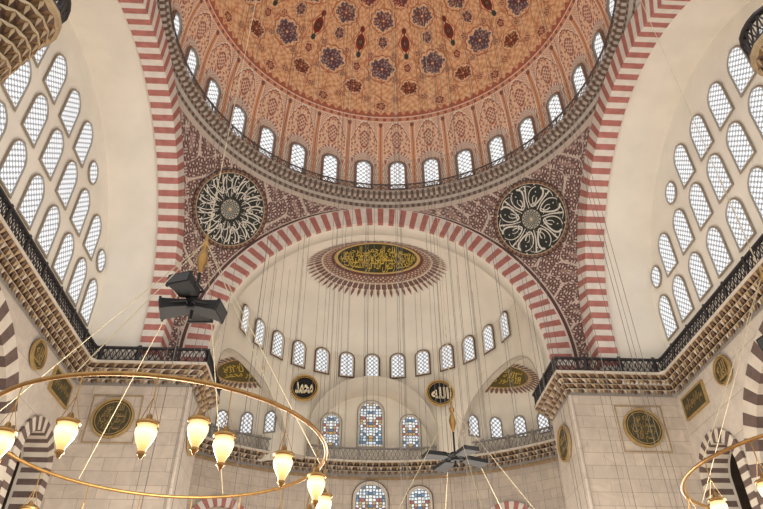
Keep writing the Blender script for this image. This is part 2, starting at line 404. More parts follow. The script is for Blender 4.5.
def gallery(pts,sign,label,z=17.6,railmat=None,proj=.9,tiers=4,h=1.0,group=None,th=.25,step=.26):
    e=empty('gallery_balcony',(pts[0][0],pts[0][1],z),label=label,category='balcony',group=group)
    inv=Matrix.Translation(Vector((-pts[0][0],-pts[0][1],-z)))
    P=Path(pts,sign); L=P.L[-1]
    def fix(o): o.data.transform(inv); return o
    b=B(); n=max(1,round(L/.5))
    for i in range(n):
        t0=L*i/n;t1=L*(i+1)/n
        c=[P.at(t0,-.1,z-.14),P.at(t1,-.1,z-.14),P.at(t1,proj,z-.14),P.at(t0,proj,z-.14)]
        b.hexa(c+[(x,y,zz+.14) for x,y,zz in c],0)
    fix(b.done('floor_slab',[STONE],parent=e))
    b=B(); n=round(L/step)
    for k in range(tiers):
        zt=z-.14-th*k; o1=(proj-.05)*(tiers-k)/tiers
        for i in range(-1,n+1):
            o=.5*(k%2)
            t0=L*(i+o)/n;t1=L*(i+1+o)/n
            if t0<0 or t1>L: continue
            tm=(t0+t1)/2
            A=[P.at(t0,0,zt),P.at(t1,0,zt),P.at(t1,o1,zt),P.at(t0,o1,zt),P.at(tm,0,zt-th*1.0),P.at(tm,o1*.6,zt-th*.95)]
            b.add(A,[[3,2,5],[0,3,5,4],[1,2,5,4]],[1,2,0][(i+k)%3 if k%2 else (i%2)])
            b.add([P.at(t0,o1+.02,zt),P.at(t1,o1+.02,zt),P.at(t1,o1+.02,zt-.04),P.at(t0,o1+.02,zt-.04)],[[0,1,2,3]],0)
    m_=max(1,round(L/.5))
    for i in range(m_):
        t0=L*i/m_;t1=L*(i+1)/m_
        b.add([P.at(t0,.03,z-.14),P.at(t1,.03,z-.14),P.at(t1,.03,z-.16-th*tiers-.1),P.at(t0,.03,z-.16-th*tiers-.1)],[[0,1,2,3]],3)
    fix(b.done('corbel_band',[CSTONE,BROWN,OCHRE,GREY],parent=e))
    RP=Path([P.at(t,proj-.12,0)[:2] for t in P.L],sign)
    fix(railing('balustrade',RP,z,h,e,mat=railmat))
    return e
def ring_rail():
    e=empty('dome_ring_balustrade',(0,0,32.36),label='pierced metal balustrade circling the foot of the dome',category='balustrade')
    P=Path([(12.6*math.sin(2*pi*i/128),12.6*math.cos(2*pi*i/128)) for i in range(129)],1)
    o=railing('pierced_railing',P,32.36,.62,e,step=.36,mat=paint('brown_grey_railing',(104,94,90),.6,.15,3,.1),bw=.03,rw=.5)
    o.data.transform(Matrix.Translation((0,0,-32.36)))
ring_rail()
DKO=paint('dark_ochre_gilt',(122,96,64),.6,.25,5)
MST=paint('muqarnas_stone',(160,142,112),.7,.2,4)
for s in (-1,1):
    pts=[(s*17,-11.3),(s*17,11.5),(s*10.75,11.5),(s*10.75,15.4),(s*12.9,17.6)]
    gallery(pts,s,'stone gallery with dark pierced railing on painted brown corbels',z=17.05,h=.88,tiers=4,th=.22)
    bx,br=(-11.8,.98) if s<0 else (11.25,.92)
    e=empty('corner_balcony',(bx,-11.0,17.0),label='polygonal balcony on a tall tapering cone of painted muqarnas',category='balcony',group='corner balconies')
    T=8; n=14
    for k in range(T):
        r1=br*(1-k/T)**.75+.12; z1=-.15-.46*k; r2=br*(1-(k+1)/T)**.75+.12
        b=B()
        for i in range(n):
            a0=2*pi*(i+.5*(k%2))/n;a1=2*pi*(i+1+.5*(k%2))/n; am=(a0+a1)/2
            q=lambda r,a,z:(r*math.cos(a),r*math.sin(a),z)
            b.add([q(r1,a0,z1),q(r1,a1,z1),q(r1*.98,a1,z1-.06),q(r1*.96,am,z1-.14),q(r1*.98,a0,z1-.06)],[[0,1,2,3,4]],0)
            b.add([q(r1*.98,a0,z1-.06),q(r1*.96,am,z1-.14),q(r2*.62,am,z1-.2),q(r2*.58,a0,z1-.42)],[[0,1,2,3]],1)
            b.add([q(r1*.98,a1,z1-.06),q(r1*.96,am,z1-.14),q(r2*.62,am,z1-.2),q(r2*.58,a1,z1-.42)],[[0,1,2,3]],2)
            b.add([q(r1*.99,a0,z1-.04),q(r1*.9,a0+.08,z1-.08),q(r2*.98,a0,z1-.46),q(r1*.9,a0-.08,z1-.08)],[[0,1,2],[0,2,3]],4)
        b.lathe([(r2*.58,z1-.5),(r2*.58,z1),(r1,z1)],n,3)
        b.done('muqarnas_tier',[MST,BROWN,DKO,BROWN,OCHRE],parent=e)
    b=B(); b.lathe([(.001,-.15),(br+.2,-.15),(br+.2,0),(.001,0)],16); b.done('floor_slab',[MST],parent=e)
    P=Path([((br+.12)*math.cos(2*pi*i/16),(br+.12)*math.sin(2*pi*i/16)) for i in range(17)],1)
    railing('balustrade',P,0,.95,e,step=.28)
arc=[(19.9*math.sin(math.radians(a)),7.9+19.9*math.cos(math.radians(a))+.4) for a in np.linspace(-44,44,45)]
gallery(arc,-1,'curved gallery with grey pierced railing running round the apse',proj=.9,railmat=paint('grey_railing',(128,124,120),.5,.1,3,.1),tiers=3)

# ------------------------------------------------------------------ striped arches
def arch_mesh(name,M,ri,ro,d0,d1,zc,n,leg,mats,cl=0,sub=2,**k):
    b=B()
    def blk(p0,p1,m):
        c=[M(p0[0],p0[1],d0),M(p0[2],p0[3],d0),M(p0[2],p0[3],d1),M(p0[0],p0[1],d1),
           M(p1[0],p1[1],d0),M(p1[2],p1[3],d0),M(p1[2],p1[3],d1),M(p1[0],p1[1],d1)]
        b.hexa(c,m)
    for i in range(n):
        for j in range(sub):
            q=[]
            for t in (pi*(i+j/sub)/n,pi*(i+(j+1)/sub)/n):
                q.append((cl+ri*math.cos(t),zc+ri*math.sin(t),cl+ro*math.cos(t),zc+ro*math.sin(t)))
            blk(q[0],q[1],i%2)
    h=pi*(ri+ro)/2/n; nl=int(math.ceil(leg/h))
    for s in (-1,1):
        for i in range(nl):
            z1=zc-i*h; z0=max(zc-leg,z1-h)
            blk((cl+s*ri,z0,cl+s*ro,z0),(cl+s*ri,z1,cl+s*ro,z1),(i+1)%2)
    return b.done(name,mats,**k)
arch_mesh('striped_arch',lambda l,z,d:(l,13.25+d,z),10.65,12.1,0,.25,ZC,89,2.1,[RED,WHITE],label='great red and white striped arch framing the half dome',category='arch')
th_=np.linspace(0,pi,80)
P=np.array([[(r*math.cos(t),y,ZC+r*math.sin(t)) for t in th_] for r,y in ((10.66,13.4),(10.66,14.6),(12.6,14.6))])
grid('trim_6',P,CREAM,kind='structure',label='plain plaster soffit behind the great striped arch',category='soffit')
for s in (-1,1):
    arch_mesh('striped_arch',lambda l,z,d:(s*(12.7+d),l,z),10.85,12.35,0,1.2,ZC,89,2.1,[RED,WHITE],label='great red and white striped arch before the window wall',category='arch')
    th=np.linspace(0,pi,60); pr=[(11.1,16.5)]+[(11.1*math.cos(t),ZC+11.1*math.sin(t)) for t in th]+[(-11.1,16.5)]
    P=np.array([[(s*x,y,z) for (y,z) in pr] for x in (13.8,17.05)])
    grid('ceiling',P,CREAM,kind='structure',label='plain cream barrel vault over the side window wall',category='vault')
    V=[(s*17,y,z) for (y,z) in pr]
    mk('wall_left' if s<0 else 'wall_right',V,[list(range(len(V)))],CREAM,kind='structure',label='cream tympanum wall pierced with rows of windows',category='wall')
    for y in (1.1,3.3,5.5,7.7,9.75):
        for q in (-1,1): place_win(W_TYM,(s*16.97,q*y,20.45),(-s,0),'arched window with honeycomb round panes','tympanum windows')
    for y in (1.1,3.3,5.5,7.7):
        for q in (-1,1): place_win(W_TYM,(s*16.97,q*y,23.6),(-s,0),'arched window with honeycomb round panes','tympanum windows')
    for y in (1.1,3.3):
        for q in (-1,1): place_win(W_TYM,(s*16.97,q*y,26.7),(-s,0),'arched window with honeycomb round panes','tympanum windows')
    for (y,z) in ((9.6,23.1),(5.3,26.2)):
        for q in (-1,1): place_win(W_TYMO,(s*16.97,q*y,z),(-s,0),'small round window with honeycomb panes','round tympanum windows')

# ------------------------------------------------------------------ pendentives
SR=17.9
def pend(s,q):
    zs=np.linspace(ZC-2.1,31.25,420); us=np.linspace(0,1,700)
    P=np.zeros((len(zs),len(us),3)); E=np.zeros((len(zs),len(us),2))
    for i,z in enumerate(zs):
        zz=max(0,z-ZC); rho=math.sqrt(SR**2-zz**2)
        px=13.25;py=13.25
        a0=math.asin(min(1,math.sqrt(max(0,rho**2-py**2))/rho)) ; a1=math.asin(min(1,px/rho))
        a0,a1=min(a0,a1),max(a0,a1)
        if rho<=13.25: a0,a1=0,pi/2
        A=a0+(a1-a0)*us
        P[i,:,0]=s*rho*np.sin(A); P[i,:,1]=q*rho*np.cos(A); P[i,:,2]=z
        E[i,:,0]=(A-a0)*rho; E[i,:,1]=(a1-A)*rho
    Az=np.arctan2(P[...,0],P[...,1])
    u=Az*13.3*18; v=P[...,2]*18
    C=np.ones(P.shape)*np.array((88,60,58.))
    w=np.sin(u+1.5*np.sin(v*.45))*np.sin(v+1.5*np.sin(u*.45))
    C=mixc(C,w>.46,(196,180,168)); C=mixc(C,w<-.66,(142,116,110))
    w3=np.sin(u*.125+1.1*np.sin(v*.125))*np.sin(v*.125+1.1*np.sin(u*.125))
    C=mixc(C,np.abs(w3)<.045,(198,182,170),.9); C=mixc(C,(w3>.85),(180,158,146),.5)
    d=np.minimum(E[...,0],E[...,1])
    C=mixc(C,d<.44,(186,172,160)); C=mixc(C,d<.34,(76,50,50)); C=mixc(C,d<.12,(202,190,180))
    C=mixc(C,P[...,2]>31.0,(176,164,152))
    return grid('wall_pendentive',P,VC,s2l(C),kind='structure',label='pendentive painted with maroon and cream arabesque',category='pendentive')
for s in (-1,1): pend(s,1)

def disc_patch(cen,nrm,r,proj,colf,nr=30,nt=120,name='painted_disc',parent=None):
    n=Vector(nrm).normalized(); up=Vector((0,0,1)); x=up.cross(n).normalized(); y=n.cross(x)
    P=np.zeros((nr+1,nt+1,3)); C=np.zeros((nr+1,nt+1,3))
    for i in range(nr+1):
        for j in range(nt+1):
            f=i/nr*r; t=2*pi*j/nt
            P[i,j]=proj(Vector(cen)+x*f*math.cos(t)+y*f*math.sin(t))
            C[i,j]=colf(i/nr,t)
    return grid(name,P,VC,s2l(C),parent=parent),x,y
def lettering(s,fun,rep,mat,name,parent,bold=0):
    V,F=textmesh(s,bold)
    if len(V)==0: return None
    x0,x1=V[:,0].min(),V[:,0].max(); y0,y1=V[:,1].min(),V[:,1].max()
    b=B()
    for k in range(rep):
        b.add([fun((v[0]-x0)/(x1-x0),(v[1]-y0)/(y1-y0),k) for v in V],F,0)
    return b.done(name,[mat],parent=parent)
CREAML=paint('cream_letter',(206,203,192),.7,.05,3)
for s in (-1,1):
    a=math.radians(43.0); z=28.75; rho=math.sqrt(SR**2-(z-ZC)**2)
    cen=Vector((s*rho*math.sin(a),rho*math.cos(a),z)); nrm=Vector((0,0,ZC))-cen; nrm.normalize()
    e=empty('calligraphy_roundel',cen,label='large dark roundel with fine radiating cream calligraphy' if s<0 else 'large dark roundel with looping petal-like cream calligraphy',category='roundel',group='pendentive roundels')
    O=Vector((0,0,ZC))
    def pj(p,off=.12): 
        d=(p-O).normalized(); return tuple(O+d*(SR-off)-cen)
    RR=2.75
    def cf(f,t):
        if f>.97: return (56,44,40)
        if f>.905: return (130,98,74) if math.sin(t*48)>-.2 else (80,52,46)
        if f>.893: return (186,168,144)
        if f<.25:
            wv=math.sin(t*8+f*46)*math.sin(t*8-f*46)
            if f<.05: return (190,170,130)
            if f<.23: return (188,186,174) if abs(wv)<.26 else (40,50,44)
            return (160,150,128)
        return (32,38,34)
    o,x,y=disc_patch(cen,nrm,RR,pj,cf,60,320,'painted_disc',e)
    def W(r,t,off=.15): return pj(cen+x*r*RR*math.cos(t)+y*r*RR*math.sin(t),off)
    b=B()
    def stroke(pts,w0,w1):
        n=len(pts); pv=[Vector((r*math.cos(t),r*math.sin(t))) for r,t in pts]; L_=[];R_=[]
        for i in range(n):
            d=(pv[min(n-1,i+1)]-pv[max(0,i-1)])
            if d.length<1e-6: d=Vector((1,0))
            d.normalize(); q=Vector((-d.y,d.x)); w=w0+(w1-w0)*i/(n-1)
            L_.append(pv[i]+q*w); R_.append(pv[i]-q*w)
        b.add([W(v.length,math.atan2(v.y,v.x)) for v in L_+R_],[[i,i+1,n+i+1,n+i] for i in range(n-1)])
    if s<0:
        K=9
        for k in range(K):
            t0=2*pi*k/K+.1
            for dt,L0 in ((0,.30),(.13,.34),(.33,.44),(.46,.32)):
                stroke([(L0+(.87-L0)*i/8,t0+dt+.05*math.sin(i*.45)) for i in range(9)],.007,.014)
            stroke([(.62+.19*math.cos(q_*2*pi/20),t0+.02+.62*q_/20) for q_ in range(21)],.016,.007)
            stroke([(.42+.11*math.sin(q_*pi/14),t0+.22+.60*q_/14) for q_ in range(15)],.006,.016)
            stroke([(.77+.07*math.sin(q_*2*pi/14),t0+.28+.40*q_/14) for q_ in range(15)],.013,.006)
            stroke([(.55+.05*math.cos(q_*2*pi/12),t0+.24+.08*math.sin(q_*2*pi/12)) for q_ in range(13)],.009,.009)
            for (rr_,tt_) in ((.83,.22),(.38,.4),(.68,.23),(.5,.40)):
                stroke([(rr_,t0+tt_),(rr_+.03,t0+tt_+.03)],.012,.012)
    else:
        K=8
        for k in range(K):
            t0=2*pi*k/K+.2
            # bold looping bowls like petals
            stroke([(.58+.26*math.cos(q_*2*pi/26+.3),t0+.30*math.sin(q_*2*pi/26)) for q_ in range(25)],.010,.024)
            stroke([(.28+.56*i/8,t0+.39+.03*math.sin(i*.6)) for i in range(9)],.010,.020)
            stroke([(.50+.10*math.cos(q_*2*pi/14),t0+.10*math.sin(q_*2*pi/14)) for q_ in range(13)],.008,.014)
            stroke([(.80+.05*math.sin(q_*pi/10),t0+.16+.46*q_/10) for q_ in range(11)],.006,.015)
            stroke([(.34+.05*math.sin(q_*pi/10),t0-.22+.44*q_/10) for q_ in range(11)],.006,.015)
            for (rr_,tt_) in ((.68,-.02),(.72,.39),(.44,.30),(.86,.05)):
                stroke([(rr_,t0+tt_),(rr_+.03,t0+tt_+.03)],.013,.013)
    b.done('radial_lettering',[CREAML],parent=e)

# ------------------------------------------------------------------ half dome
YS,RS,ZB,HH=16.9,10.55,26.85,3.6
Sq=RS*pi/2
def drumP(s,r=RS):
    if abs(s)<=Sq: a=s/RS; return (r*math.sin(a),YS+r*math.cos(a))
    return (math.copysign(r,s),YS-(abs(s)-Sq))
EXA=math.radians(67.5)*RS
def zlow(s):
    x,y=drumP(s); z=17.3
    if abs(s)<RS*.6 and abs(x)<5.05: z=max(z,18.9+math.sqrt(5.05**2-x*x))
    t=abs(s)-EXA
    if abs(t)<5.45: z=max(z,17.3+math.sqrt(5.45**2-t*t))
    return z
ss=np.linspace(-Sq-2.3,Sq+2.3,600)
P=np.array([[(*drumP(s),zlow(s)+(ZB-zlow(s))*f) for f in np.linspace(0,1,6)] for s in ss])
grid('wall_apse_drum',P,CREAM2,smooth=True,kind='structure',label='curved cream wall under the half dome with three arched openings',category='wall')
P=np.array([[(*drumP(s,RS+o),zlow(s)) for o in (0,.5)] for s in ss])
grid('trim_2',P,STONE,smooth=False,kind='structure',label='arched edge of the apse openings',category='trim')
P=np.array([[(*drumP(s,RS-.03),zlow(s)+o) for o in (0.0,.14)] for s in ss])
grid('trim_3',P,paint('grey_line',(184,175,161),.8,.1,2),smooth=False,kind='structure',label='painted grey moulding following the apse arches',category='trim')
P=np.array([[(RS*math.cos(e)*math.sin(a),YS+RS*math.cos(e)*math.cos(a),ZB+HH*math.sin(e)) for e in np.linspace(0,pi/2,40)] for a in np.linspace(-pi/2,pi/2,100)])
grid('ceiling',P,CREAM,kind='structure',label='plain cream half dome over the apse',category='half dome')
P=np.array([[(RS*math.cos(t),y,ZB+HH*math.sin(t)) for t in np.linspace(0,pi,90)] for y in (14.5,YS)])
grid('ceiling',P,CREAM,kind='structure',label='cream vault joining the great arch and half dome',category='vault')
for j in range(-6,7):
    a=j*.2094
    place_win(W_SEMI,(10.48*math.sin(a),YS+10.48*math.cos(a),25.7),(-math.sin(a),-math.cos(a)),'small arched window with brown painted surround','half dome windows')
def semiz(x,y):
    yy=max(0,y-YS); rr=(x*x+yy*yy)/RS**2; return ZB+HH*math.sqrt(max(0,1-rr))
e=empty('sunburst_medallion',(0,17.4,semiz(0,17.4)),label='brown sunburst with dark green and gold calligraphy in half dome',category='medallion')
org=Vector(e.location)
nr,nt_=70,960
P=np.zeros((nr+1,nt_+1,3));C=np.zeros(P.shape)
YM=18.0; FI=.55
CR=(226,220,208)
for i in range(nr+1):
    for j in range(nt_+1):
        t=2*pi*j/nt_; f=i/nr; dn=math.sin(t)>0
        xi,yi=3.35*math.cos(t),(2.1 if dn else 1.75)*math.sin(t)
        xo,yo=5.6*math.cos(t),(4.9 if dn else 1.95)*math.sin(t)+.55*(1-abs(math.sin(t)))
        tooth=abs(((t*60/(2*pi))%1)-.5)*2
        if f<FI: x,y=xi*f/FI,yi*f/FI
        else:
            g=(f-FI)/(1-FI); g*=(1-.40*tooth*(g>.6)*((g-.6)/.4)); x=xi+(xo-xi)*g; y=yi+(yo-yi)*g
        y+=YM
        P[i,j]=Vector((x,y,semiz(x,y)-.07))-org
        g=(f-FI)/(1-FI)
        if f<.51: c=(50,52,28)
        elif f<FI: c=(200,172,110)
        elif g<.10: c=(96,58,52)
        elif g<.38: c=(128,88,78) if math.cos(t*60)*math.cos(g*40)>-.35 else (206,192,174)
        elif g<.43: c=(206,192,174)
        elif g<.70: c=(118,84,76) if tooth<.62 else ((92,66,62) if tooth<.76 else CR)
        elif g<.74: c=CR if tooth>.35 else (190,150,122)
        else: c=(128,90,82) if tooth<.38 else CR
        C[i,j]=c
grid('painted_sunburst',P,VC,s2l(C),parent=e)
BGOLD=paint('bright_gold_letter',(216,188,84),.5,.1,6,.1)
def f1(u0,u1,v0,v1,bend=0):
    def f(u,v,k):
        U=u0+(u1-u0)*u; Vv=v0+(v1-v0)*v+bend*(1-U*U)
        x=U*3.0
        y=YM+(-(Vv)*(1.9 if Vv<0 else 1.5))*math.sqrt(max(.05,1-U*U*.85))
        return tuple(Vector((x,y,semiz(x,y)-.11))-org)
    return f
for tx,u0,u1,v0,v1 in ((BISM,-.85,.85,.1,.98),('الله نور السموات والارض محمد',-.98,.98,-.45,.45),('محمد رسول الله نور السموات',-.86,.86,-.98,-.1),('لا اله الا الله والارض محمد رسول',-.95,.95,-.15,.75),('والله الرحمن الرحيم نور السموات',-.92,.92,-.75,.1)):
    lettering(shape(tx),f1(u0,u1,v0,v1),1,BGOLD,'gold_lettering',e,-.004)

# centre recess
P=np.array([[(5.05*math.cos(t),y,18.9+5.05*math.sin(t)) for t in np.linspace(0,pi,50)] for y in (25.6,29.4)])
P=np.concatenate([np.array([[(5.05,y,17.2)] for y in (25.6,29.4)]),P,np.array([[(-5.05,y,17.2)] for y in (25.6,29.4)])],1)
grid('ceiling',P,CREAM2,kind='structure',label='cream vault over the central apse recess',category='vault')
V=[tuple(p) for p in P[1]]
mk('wall_back',V,[list(range(len(V)))],CREAM2,kind='structure',label='cream apse end wall with stained glass windows',category='wall')
place_win(W_BIG,(0,29.36,21.4),(0,-1),'tall stained glass window in the apse end wall','stained glass windows')
for s in (-1,1): place_win(W_MID,(s*3.3,29.36,20.75),(0,-1),'stained glass window flanking the central one','stained glass windows')
for s in (-1,1):
    cx,cy=s*9.75,20.6; rr=5.5; d0=math.radians(67.5)*s
    aa=np.linspace(d0-math.radians(112),d0+math.radians(112),150)
    rows=[(rr,z_) for z_ in np.linspace(16.9,20.8,8)]+[(rr*math.cos(e_),20.8+2.7*math.sin(e_)) for e_ in np.linspace(0,pi/2,60)[1:]]
    P=np.array([[(cx+r*math.sin(a),cy+r*math.cos(a),z) for r,z in rows] for a in aa])
    def outside(P): return (np.hypot(P[...,0],P[...,1]-YS)>RS+.02)|((P[...,1]<YS)&(np.abs(P[...,0])>RS))
    grid('ceiling',P,CREAM2,keep=outside(P),kind='structure',label='small half dome of the apse side niche',category='half dome')
    for dg in ((-40,-20,0,20) if s<0 else (-20,0,20,40)):
        a=math.radians(dg)
        place_win(W_EX,(cx+5.42*math.sin(a),cy+5.42*math.cos(a),19.9),(-math.sin(a),-math.cos(a)),'small arched window in the side niche','side niche windows')
    e=empty('niche_medallion',(cx,cy,23.4),label='dull gold calligraphy medallion with brown rays in the niche',category='medallion',group='niche medallions')
    org=Vector(e.location); mx_,my_=s*9.95,23.3
    def nz(x,y):
        q=((x-cx)**2+(y-cy)**2)/rr**2; return 20.8+2.7*math.sqrt(max(0,1-q))
    P=np.zeros((41,361,3));C=np.zeros(P.shape); PW=np.zeros(P.shape)
    for i in range(41):
        for j in range(361):
            t=2*pi*j/360; f=i/40; tooth=abs(((t*45/(2*pi))%1)-.5)*2; g=f*(1-.12*tooth*(f>.85))
            x=mx_+3.1*g*math.cos(t); y=my_+(1.75 if math.sin(t)>0 else 1.6)*g*math.sin(t)
            PW[i,j]=(x,y,nz(x,y)-.06); P[i,j]=Vector(PW[i,j])-org
            C[i,j]=(96,84,46) if f<.70 else (180,152,98) if f<.75 else ((124,92,76) if tooth<.65 else (212,203,187))
    grid('painted_sunburst',P,VC,s2l(C),parent=e,keep=outside(PW))
    for v0,tx in ((.05,'بسم الله الرحمن'),(-.55,'الله نور محمد'),(-.25,'والله لا اله')):
        def f2(u,v,k):
            x=mx_+(u-.5)*3.2; y=my_-(v0+v*.5)*1.5; return tuple(Vector((x,y,nz(x,y)-.1))-org)
        lettering(shape(tx),f2,1,BGOLD,'gold_lettering',e,0)
def roundel(loc,nrm,r,lines,label,ring=GOLD,ground=BLACK,letter=GOLD,group=None,bold=.02,wd=1.25,ht=1.0,over=.9):
    n=Vector(nrm).normalized(); up=Vector((0,0,1)); x=up.cross(n).normalized(); y=n.cross(x)
    e=empty('calligraphy_roundel',loc,label=label,category='roundel',group=group)
    def w(a,b_,c): return tuple(x*a+y*b_+n*c)
    N=48
    b=B(); b.add([w(r*math.cos(2*pi*i/N),r*math.sin(2*pi*i/N),.06) for i in range(N)],[list(range(N))],0)
    b.done('disc',[ground],parent=e)
    for nm,ra,rb in (('rim',r*.9,r),('inner_ring',r*.8,r*.83)):
        b=B(); pr=[(ra,.06),(ra,.12),(rb,.12),(rb,-.02)]
        V=[w(p*math.cos(2*pi*i/N),p*math.sin(2*pi*i/N),h) for p,h in pr for i in range(N)]
        b.add(V,[[k*N+i,k*N+(i+1)%N,(k+1)*N+(i+1)%N,(k+1)*N+i] for k in range(3) for i in range(N)],0)
        b.done(nm,[ring],parent=e)
    n_=len(lines)
    for i,tx in enumerate(lines):
        h=r*ht/n_; c0=r*ht*(.5-(i+.5)/n_); ww=r*wd*(1 if n_==1 else (1-.25*abs(i-(n_-1)/2)))
        lettering(tx,lambda u,v,k:w((u-.5)*ww,c0+(v-.5)*h*over,.09),1,letter,'lettering',e,bold)
    return e
PALE=paint('pale_gold_letter',(226,216,186),.5,.1,6)
roundel((-5.45,25.2,22.55),(0,-1,0),1.12,[shape('محمد')],'black disc with pale gold Arabic calligraphy reading Muhammad',letter=PALE,bold=.03)
roundel((5.35,25.2,22.35),(0,-1,0),1.12,[shape('الله')],'black disc with pale gold Arabic calligraphy reading Allah',letter=PALE,bold=.03)

# ------------------------------------------------------------------ apse lower wall
aw=np.radians(np.linspace(-46,46,90))
P=np.array([[(20.9*math.sin(a),7.9+20.9*math.cos(a),z) for z in (FLOOR,17.5)] for a in aw])
grid('wall_front',P,MARB_Y,smooth=False,kind='structure',label='marble clad lower apse wall below the gallery',category='wall')
for x in (0,3.75):
    a=math.asin(x/20.9); y=7.9+20.8*math.cos(a)
    place_win(W_LOW if x==0 else W_LOW2,(x,y,14.5 if x==0 else 14.3),(-math.sin(a),-math.cos(a)),'stained glass window with carved frame low in apse wall','lower stained windows')
for s,xx in ((-1,-10.6),(1,9.9)):
    a=math.asin(xx/20.6); c=Vector((20.75*math.sin(a),7.9+20.75*math.cos(a),0)); t=Vector((math.cos(a),-math.sin(a),0)); n_=Vector((-math.sin(a),-math.cos(a),0))
    arch_mesh('striped_niche_arch',lambda l,z,d:tuple(c+t*l+n_*d+Vector((0,0,z))),1.9,2.6,-.1,.25,11.6,21,6,[RED,WHITE],label='small red and white striped arch in the apse wall',category='arch',group='apse striped arches')
P=np.array([[(r*math.sin(a),7.9+r*math.cos(a),z) for r,z in ((20.85,16.55),(20.6,16.65),(20.6,16.75),(20.85,16.85))] for a in aw])
grid('trim_4',P,OCHRE,smooth=False,kind='structure',label='thin carved string course under the apse gallery',category='trim')

# ------------------------------------------------------------------ piers
def pier(s,y0,y1,lab,xi=10.75):
    b=B(); x0,x1=s*xi,s*17.2; T=17.0
    b.add([(x0,y0,FLOOR),(x1,y0,FLOOR),(x1,y0,T),(x0,y0,T)],[[0,1,2,3]],0)
    b.add([(x0,y1,FLOOR),(x1,y1,FLOOR),(x1,y1,T),(x0,y1,T)],[[0,1,2,3]],0)
    b.add([(x0,y0,FLOOR),(x0,y1,FLOOR),(x0,y1,T),(x0,y0,T)],[[0,1,2,3]],1)
    b.add([(x1,y0,FLOOR),(x1,y1,FLOOR),(x1,y1,T),(x1,y0,T)],[[0,1,2,3]],1)
    b.add([(x0,y0,T),(x1,y0,T),(x1,y1,T),(x0,y1,T)],[[0,1,2,3]],0)
    b.beam((x0,y0,FLOOR),(x0,y0,15.9),.22,1,8)
    return b.done('stone_pier',[MARB_Y,MARB_X],label=lab,category='pier')
for s in (-1,1):
    pier(s,11.5,15.4,'massive marble clad pier carrying the dome')
    pier(s,-11.4,-17.0,'massive marble clad pier beside the viewer',12.9 if s<0 else 12.0)
    roundel((s*14.5,11.42,14.0),(0,-1,0),1.12,[shape('الله نور'),shape('السموات والارض'),shape('الرحمن الرحيم'),shape('بسم الله')],'olive round plaque with dense gold calligraphy on the pier front',ring=MGOLD,ground=GREEN,letter=MGOLD,group='pier plaques',wd=1.4,ht=1.35,bold=0,over=1.5)
    b=B()
    for (a0,b0,a1,b1) in ((-1.35,-1.35,1.35,-1.29),(-1.35,1.29,1.35,1.35),(-1.35,-1.29,-1.29,1.29),(1.29,-1.29,1.35,1.29)):
        b.box((s*14.5+a0,11.44,14.0+b0),(s*14.5+a1,11.50,14.0+b1))
    b.done('plaque_frame',[OCHRE],label='thin square moulding around the pier plaque',category='frame',group='plaque frames')
    roundel((s*10.68,13.6,13.9),(-s,0,0),1.05,[shape('محمد'),shape('رسول')],'dark round plaque with gold calligraphy on the pier side',ring=MGOLD,ground=GREEN,letter=MGOLD,group='pier side plaques')
    roundel((s*16.9,6.3,15.0),(-s,0,0),.75,[shape('الله'),shape('محمد')],'small green and gold round plaque on the side wall',ring=MGOLD,ground=GREEN,letter=MGOLD,group='side wall plaques',over=1.3)
    e=empty('inscription_panel',(s*16.95,9.7,14.9),label='green rectangular inscription panel with gold border on the side wall',category='panel',group='inscription panels')
    b=B(); b.box((-.06,-1.15,-.55),(.06,1.15,.55),0); b.done('panel_board',[GREEN],parent=e)
    b=B()
    for (a0,b0,a1,b1) in ((-1.25,-.65,1.25,-.56),(-1.25,.56,1.25,.65),(-1.25,-.56,-1.16,.56),(1.16,-.56,1.25,.56)): b.box((-.1,a0,b0),(.1,a1,b1))
    b.done('panel_border',[MGOLD],parent=e)
    lettering(shape(BISM),lambda u,v,k:(-s*.09,s*-(u-.5)*2.0,(v-.5)*.75),1,MGOLD,'lettering',e,.02)
    ys=np.linspace(-11,11.5,451)
    def zl(y):
        z=FLOOR
        if abs(y)<6.1: z=8.6+math.sqrt(6.1**2-y*y)
        for c in (-9.2,9.2):
            if abs(y-c)<1.55: z=10.8+math.sqrt(1.55**2-(y-c)**2)
        return z
    P=np.array([[(s*17.0,y,zl(y)+(17-zl(y))*f) for f in (0,1)] for y in ys])
    grid('wall_left' if s<0 else 'wall_right',P,MARB_X,smooth=False,kind='structure',label='marble side wall with arched openings to the aisle',category='wall')
    P=np.array([[(s*x,y,zl(y)) for x in (17.0,18.2)] for y in ys])
    grid('trim_5',P,STONE,smooth=False,kind='structure',label='stone reveal of the aisle arches',category='trim')
    arch_mesh('aisle_arch',lambda l,z,d:(s*(16.85+d),l,z),6.05,7.1,0,1.3,8.6,37,2.5,[DARKV,STONE],label='wide dark and white striped arch to the side aisle',category='arch')
    for c in (-9.2,9.2):
        arch_mesh('aisle_arch',lambda l,z,d:(s*(16.85+d),l,z),1.5,2.15,0,1.2,10.8,19,4,[DARKV,STONE],cl=c,label='narrow dark and white striped arch to the side aisle',category='arch')
    mk('wall_aisle',[(s*23,-14,FLOOR),(s*23,16,FLOOR),(s*23,16,17),(s*23,-14,17)],[[0,1,2,3]],AISLE,kind='structure',label='plain stone outer wall of the side aisle',category='wall')
    mk('ceiling',[(s*17,-14,16.6),(s*23,-14,16.6),(s*23,16,16.6),(s*17,16,16.6)],[[0,1,2,3]],AISLE,kind='structure',label='stone ceiling of the side aisle',category='ceiling')
    mk('wall_aisle_end',[(s*10.8,15.4,FLOOR),(s*23,15.4,FLOOR),(s*23,15.4,17),(s*10.8,15.4,17)],[[0,1,2,3]],AISLE,kind='structure',label='stone end wall of the side aisle',category='wall')
    for y in (2.5,7.5): place_win(W_TYM,(s*22.95,y,12.0),(-s,0),'arched aisle window','aisle windows')

